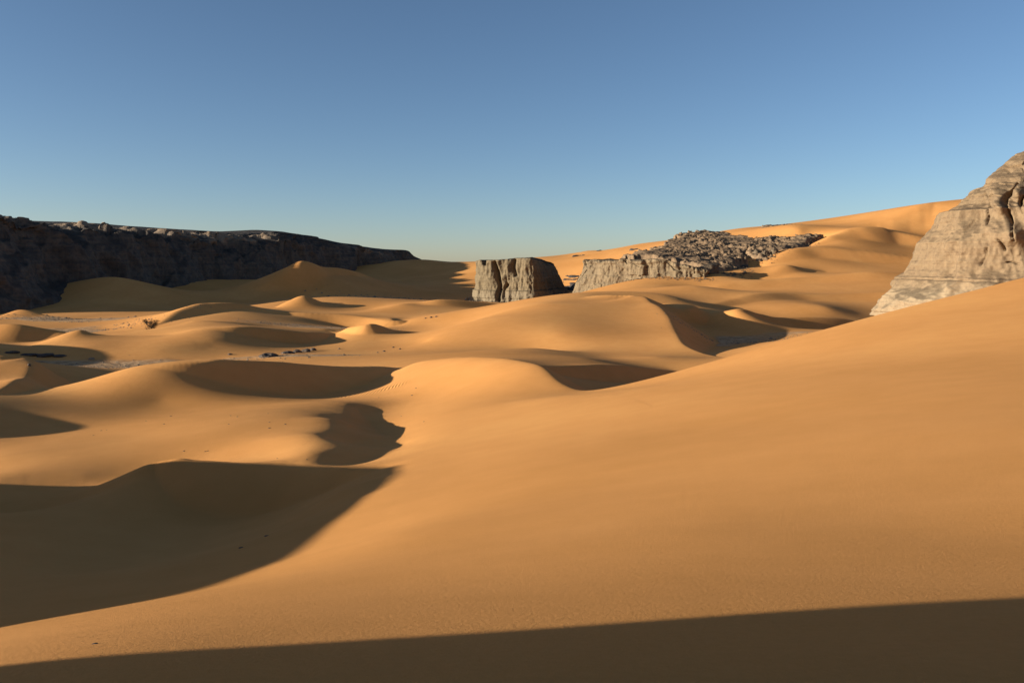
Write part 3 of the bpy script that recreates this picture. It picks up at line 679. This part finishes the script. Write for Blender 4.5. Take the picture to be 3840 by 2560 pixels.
for k, (u, v, w, h, lab) in enumerate([(42, 1322, 52, 10, "leftmost dark stone bank behind the left dune brow"), (108, 1331, 62, 11, "second dark stone bank from the left edge, beside the gravel flat"),
                                       (168, 1333, 76, 13, "longest dark stone bank in the shade of the gravel flat"), (226, 1335, 48, 9, "right end of the dark stone banks by the gravel flat")]):
    stone("dark_rock", u, v, w, h, lab, group="dark stone banks by the left gravel flat", seed=31 + k, stretch=.8)
for k, (u, v, w, h, lab) in enumerate([(1752, 1126, 18, 16, "left reddish boulder of three at the butte's left foot"), (1766, 1127, 16, 21, "tallest of three reddish boulders at the butte's left foot"), (1778, 1129, 14, 14, "reddish boulder of three touching the butte's left foot")]):
    stone("foot_boulder", u, v, w, h, lab, "boulder", "boulders at the left foot of the butte", M_pale, 41 + k)
stone("far_boulder", 2790, 1000, 30, 11, "dark boulder alone on sand just right of the rocky hillside", "boulder", None, M_stone, 51)
stone("end_block", 2658, 1024, 96, 42, "big pale rounded block ending the low ledge on its right", "boulder", None, M_out, 52, .7, 4)
for k, (u, v, w, h, lab) in enumerate([(2838, 957, 34, 30, "leftmost rounded block at the foot of the upper spur"), (2872, 961, 32, 32, "darkest rounded block at the foot of the upper spur, between two others"), (2906, 949, 40, 26, "right rounded block at the foot of the upper spur")]):
    stone("rounded_block", u, v, w, h, lab, "boulder", "rounded blocks below the upper spur", M_out, 55 + k, .8)
proto = None
for k, (u, v) in enumerate([(1475, 1303), (1440, 1318), (1417, 1322), (1272, 1308), (1160, 1341), (1500, 1309), (1596, 1194), (1617, 1191), (1636, 1188)]):
    x, y = place(u, v)
    if proto is None:
        proto = bpy.data.objects.new("small_stone", stone_mesh("small_stone", 61, M_stone, 2)); o = proto
    else: o = proto.copy()
    COL.objects.link(o); s_ = (8 + 5 * rng.random()) * y / F * .5
    o.location = (x, y, ground_z(x, y)); o.scale = (s_, s_, s_ * .8); o.rotation_euler = (0, 0, rng.uniform(0, 6))
    tag(o, "small dark stone scattered on the sand flat in front of the dunes", "stone", "small stones on the sand flat")
proto = None
for (u, v) in [(640, 1560), (548, 1578), (865, 1558), (890, 1562), (1005, 1550), (858, 1590), (380, 1614), (400, 1612), (350, 1632), (615, 1590), (1010, 1605), (780, 1690), (770, 1692), (1040, 1718), (1150, 1722), (690, 1690),
               (1010, 1582), (1070, 1590), (1420, 1490), (1545, 1482), (1560, 1455), (1505, 1560), (1590, 1580)]:
    x, y = place(u, v)
    if proto is None:
        proto = bpy.data.objects.new("pebble", stone_mesh("pebble", 71, M_stone, 2)); o = proto
    else: o = proto.copy()
    COL.objects.link(o); s_ = (4 + 4 * rng.random()) * y / F * .5
    o.location = (x, y, ground_z(x, y)); o.scale = (s_ * 1.3, s_, s_ * .45); o.rotation_euler = (0, 0, rng.uniform(0, 6))
    tag(o, "tiny dark pebble on the smooth sand between the near shadowed hollows", "pebble", "pebbles on the near sand")
stone("near_pebble", 356, 2413, 18, 5, "small flat pebble on the sunlit sand strip in the near left foreground", "pebble", None, M_stone, 81)
for k, (u, v, lab) in enumerate([(1000, 2009, "upper little stone in the shade of the large near hollow"), (905, 2053, "lower little stone in the shade of the large near hollow")]):
    stone("shade_stone", u, v, 17, 4, lab, "stone", "stones in the shade of the near hollow", M_stone, 85 + k)

def tree(x, y, height, spread):
    z = ground_z(x, y) - .1
    root = bpy.data.objects.new("desert_bush", None); COL.objects.link(root); root.location = (x, y, z)
    tag(root, "lone dark bushy tree standing at the foot of a dune on the left gravel flat", "tree")
    mt, b = new_mat("bark", .9); b.inputs["Base Color"].default_value = (.06, .042, .03, 1)
    ml, b = new_mat("foliage", .8); n, l = N(ml)
    oi = noise_node(n, l, n.new("ShaderNodeNewGeometry").outputs["Position"], 1.6, 3); r = ramp(n, [(.35, (.022, .016, .010)), (.6, (.055, .036, .018))]); l.new(oi, r.inputs[0]); l.new(r.outputs[0], b.inputs["Base Color"])
    vs, fs = [], []
    def limb(a, c, r0, r1):
        a = np.array(a); c = np.array(c); d = c - a; d /= np.linalg.norm(d); e = np.cross(d, [0.3, 1, .2]); e /= np.linalg.norm(e); f = np.cross(d, e); i0 = len(vs)
        for q, r in ((a, r0), (c, r1)):
            for k in range(6): vs.append(q + r * (math.cos(k * math.pi / 3) * e + math.sin(k * math.pi / 3) * f))
        for k in range(6): fs.append((i0 + k, i0 + (k + 1) % 6, i0 + 6 + (k + 1) % 6, i0 + 6 + k))
    tips = []
    limb((0, 0, 0), (.1, 0, .28 * height), .20, .15)
    for k in range(8):
        a = k * .785 + rng.uniform(-.3, .3); m = np.array([math.cos(a) * spread * .25, math.sin(a) * spread * .25, height * rng.uniform(.42, .58)])
        limb((.1, 0, .27 * height), m, .11, .06)
        for q in range(3):
            t = m + np.array([math.cos(a + q - 1) * spread * .22, math.sin(a + q - 1) * spread * .22, height * rng.uniform(.05, .32)])
            limb(m, t, .05, .02); tips.append(t)
    mesh_obj("trunk", vs, fs, mt, root)
    lv, lf = [], []
    for t in tips + [np.array([rng.uniform(-.3, .3) * spread, rng.uniform(-.3, .3) * spread, height * rng.uniform(.12, .7)]) for _ in range(26)]:
        for _ in range(60):
            c = t + rng.normal(0, .34, 3) * np.array([1.1, 1.1, .8]); d1 = rng.normal(0, 1, 3); d1 /= np.linalg.norm(d1); d2 = np.cross(d1, rng.normal(0, 1, 3)); d2 /= np.linalg.norm(d2); i0 = len(lv)
            lv += [c - .16 * d1, c + .05 * d2, c + .16 * d1, c - .05 * d2]; lf.append((i0, i0 + 1, i0 + 2, i0 + 3))
    mesh_obj("crown", lv, lf, ml, root, smooth_shade=False)
tx = (566 - U0) / F * 300.0
tree(tx, 300.0, 5.4, 5.0)

# gravel that nobody could count, on the hard flats
octa = np.array([(1, 0, 0), (0, 1, 0), (-1, 0, 0), (0, -1, 0), (0, 0, 1)], float)
pts = []
for (u, v, D, rx, ry), cnt, sz in zip(PANS, (1000, 700, 900, 1200, 500, 300, 120), (.16, .2, .16, .5, .25, .22, .16)):
    c = P(u, v, D); cl = rng.normal(0, .45, (max(6, cnt // 60), 2))
    for _ in range(cnt):
        q = cl[rng.integers(len(cl))] + rng.normal(0, .12, 2) if rng.random() < .65 else rng.normal(0, .45, 2)
        pts.append((c[0] + q[0] * rx, c[1] + q[1] * ry, sz * math.exp(rng.normal(-.2, .5))))
scree_pts = []
for line, cnt, wid in ((lf[1:8, :2], 420, 4.0), (foot[:4, :2], 260, 5.0), (np.array([P(2470, 1005, 545)[:2], P(2700, 1018, 522)[:2], P(2800, 1000, 532)[:2], P(2770, 950, 585)[:2]]), 420, 6.0), (np.array([P(2800, 950, 600)[:2], P(2871, 963, 580)[:2], P(2943, 934, 600)[:2], P(3050, 905, 630)[:2]]), 260, 5.0), (np.array([(96, 205), (112, 192), (130, 186), (148, 184)]), 200, 5.0)):
    for _ in range(cnt):
        k = rng.integers(len(line) - 1); t = rng.random(); q = line[k] * (1 - t) + line[k + 1] * t
        scree_pts.append((q[0] + rng.normal(0, .5 * wid), q[1] - abs(rng.normal(0, wid)) + 1.0, .45 * math.exp(rng.normal(-.3, .6))))
def scatter(name, pts, mat):
    pts = np.array(pts); zz = terrain(pts[:, :2]); gv, gf = [], []
    for (x, y, r), z in zip(pts, zz):
        a = rng.uniform(0, 6.3); R = np.array([[math.cos(a), -math.sin(a), 0], [math.sin(a), math.cos(a), 0], [0, 0, 1]])
        q = (octa * np.array([r * rng.uniform(.8, 1.5), r, r * rng.uniform(.5, .9)]) * rng.uniform(.75, 1.2, (5, 1))) @ R.T + np.array([x, y, z - .02]); i0 = len(gv)
        gv += list(q); gf += [(i0, i0 + 1, i0 + 4), (i0 + 1, i0 + 2, i0 + 4), (i0 + 2, i0 + 3, i0 + 4), (i0 + 3, i0, i0 + 4)]
    o = mesh_obj(name, gv, gf, mat, smooth_shade=False); o['kind'] = 'stuff'
scatter("gravel", pts, M_pale)
scatter("scree", scree_pts, M_rub)
print("ctrl", len(ctrl), "script", time.time() - T0)
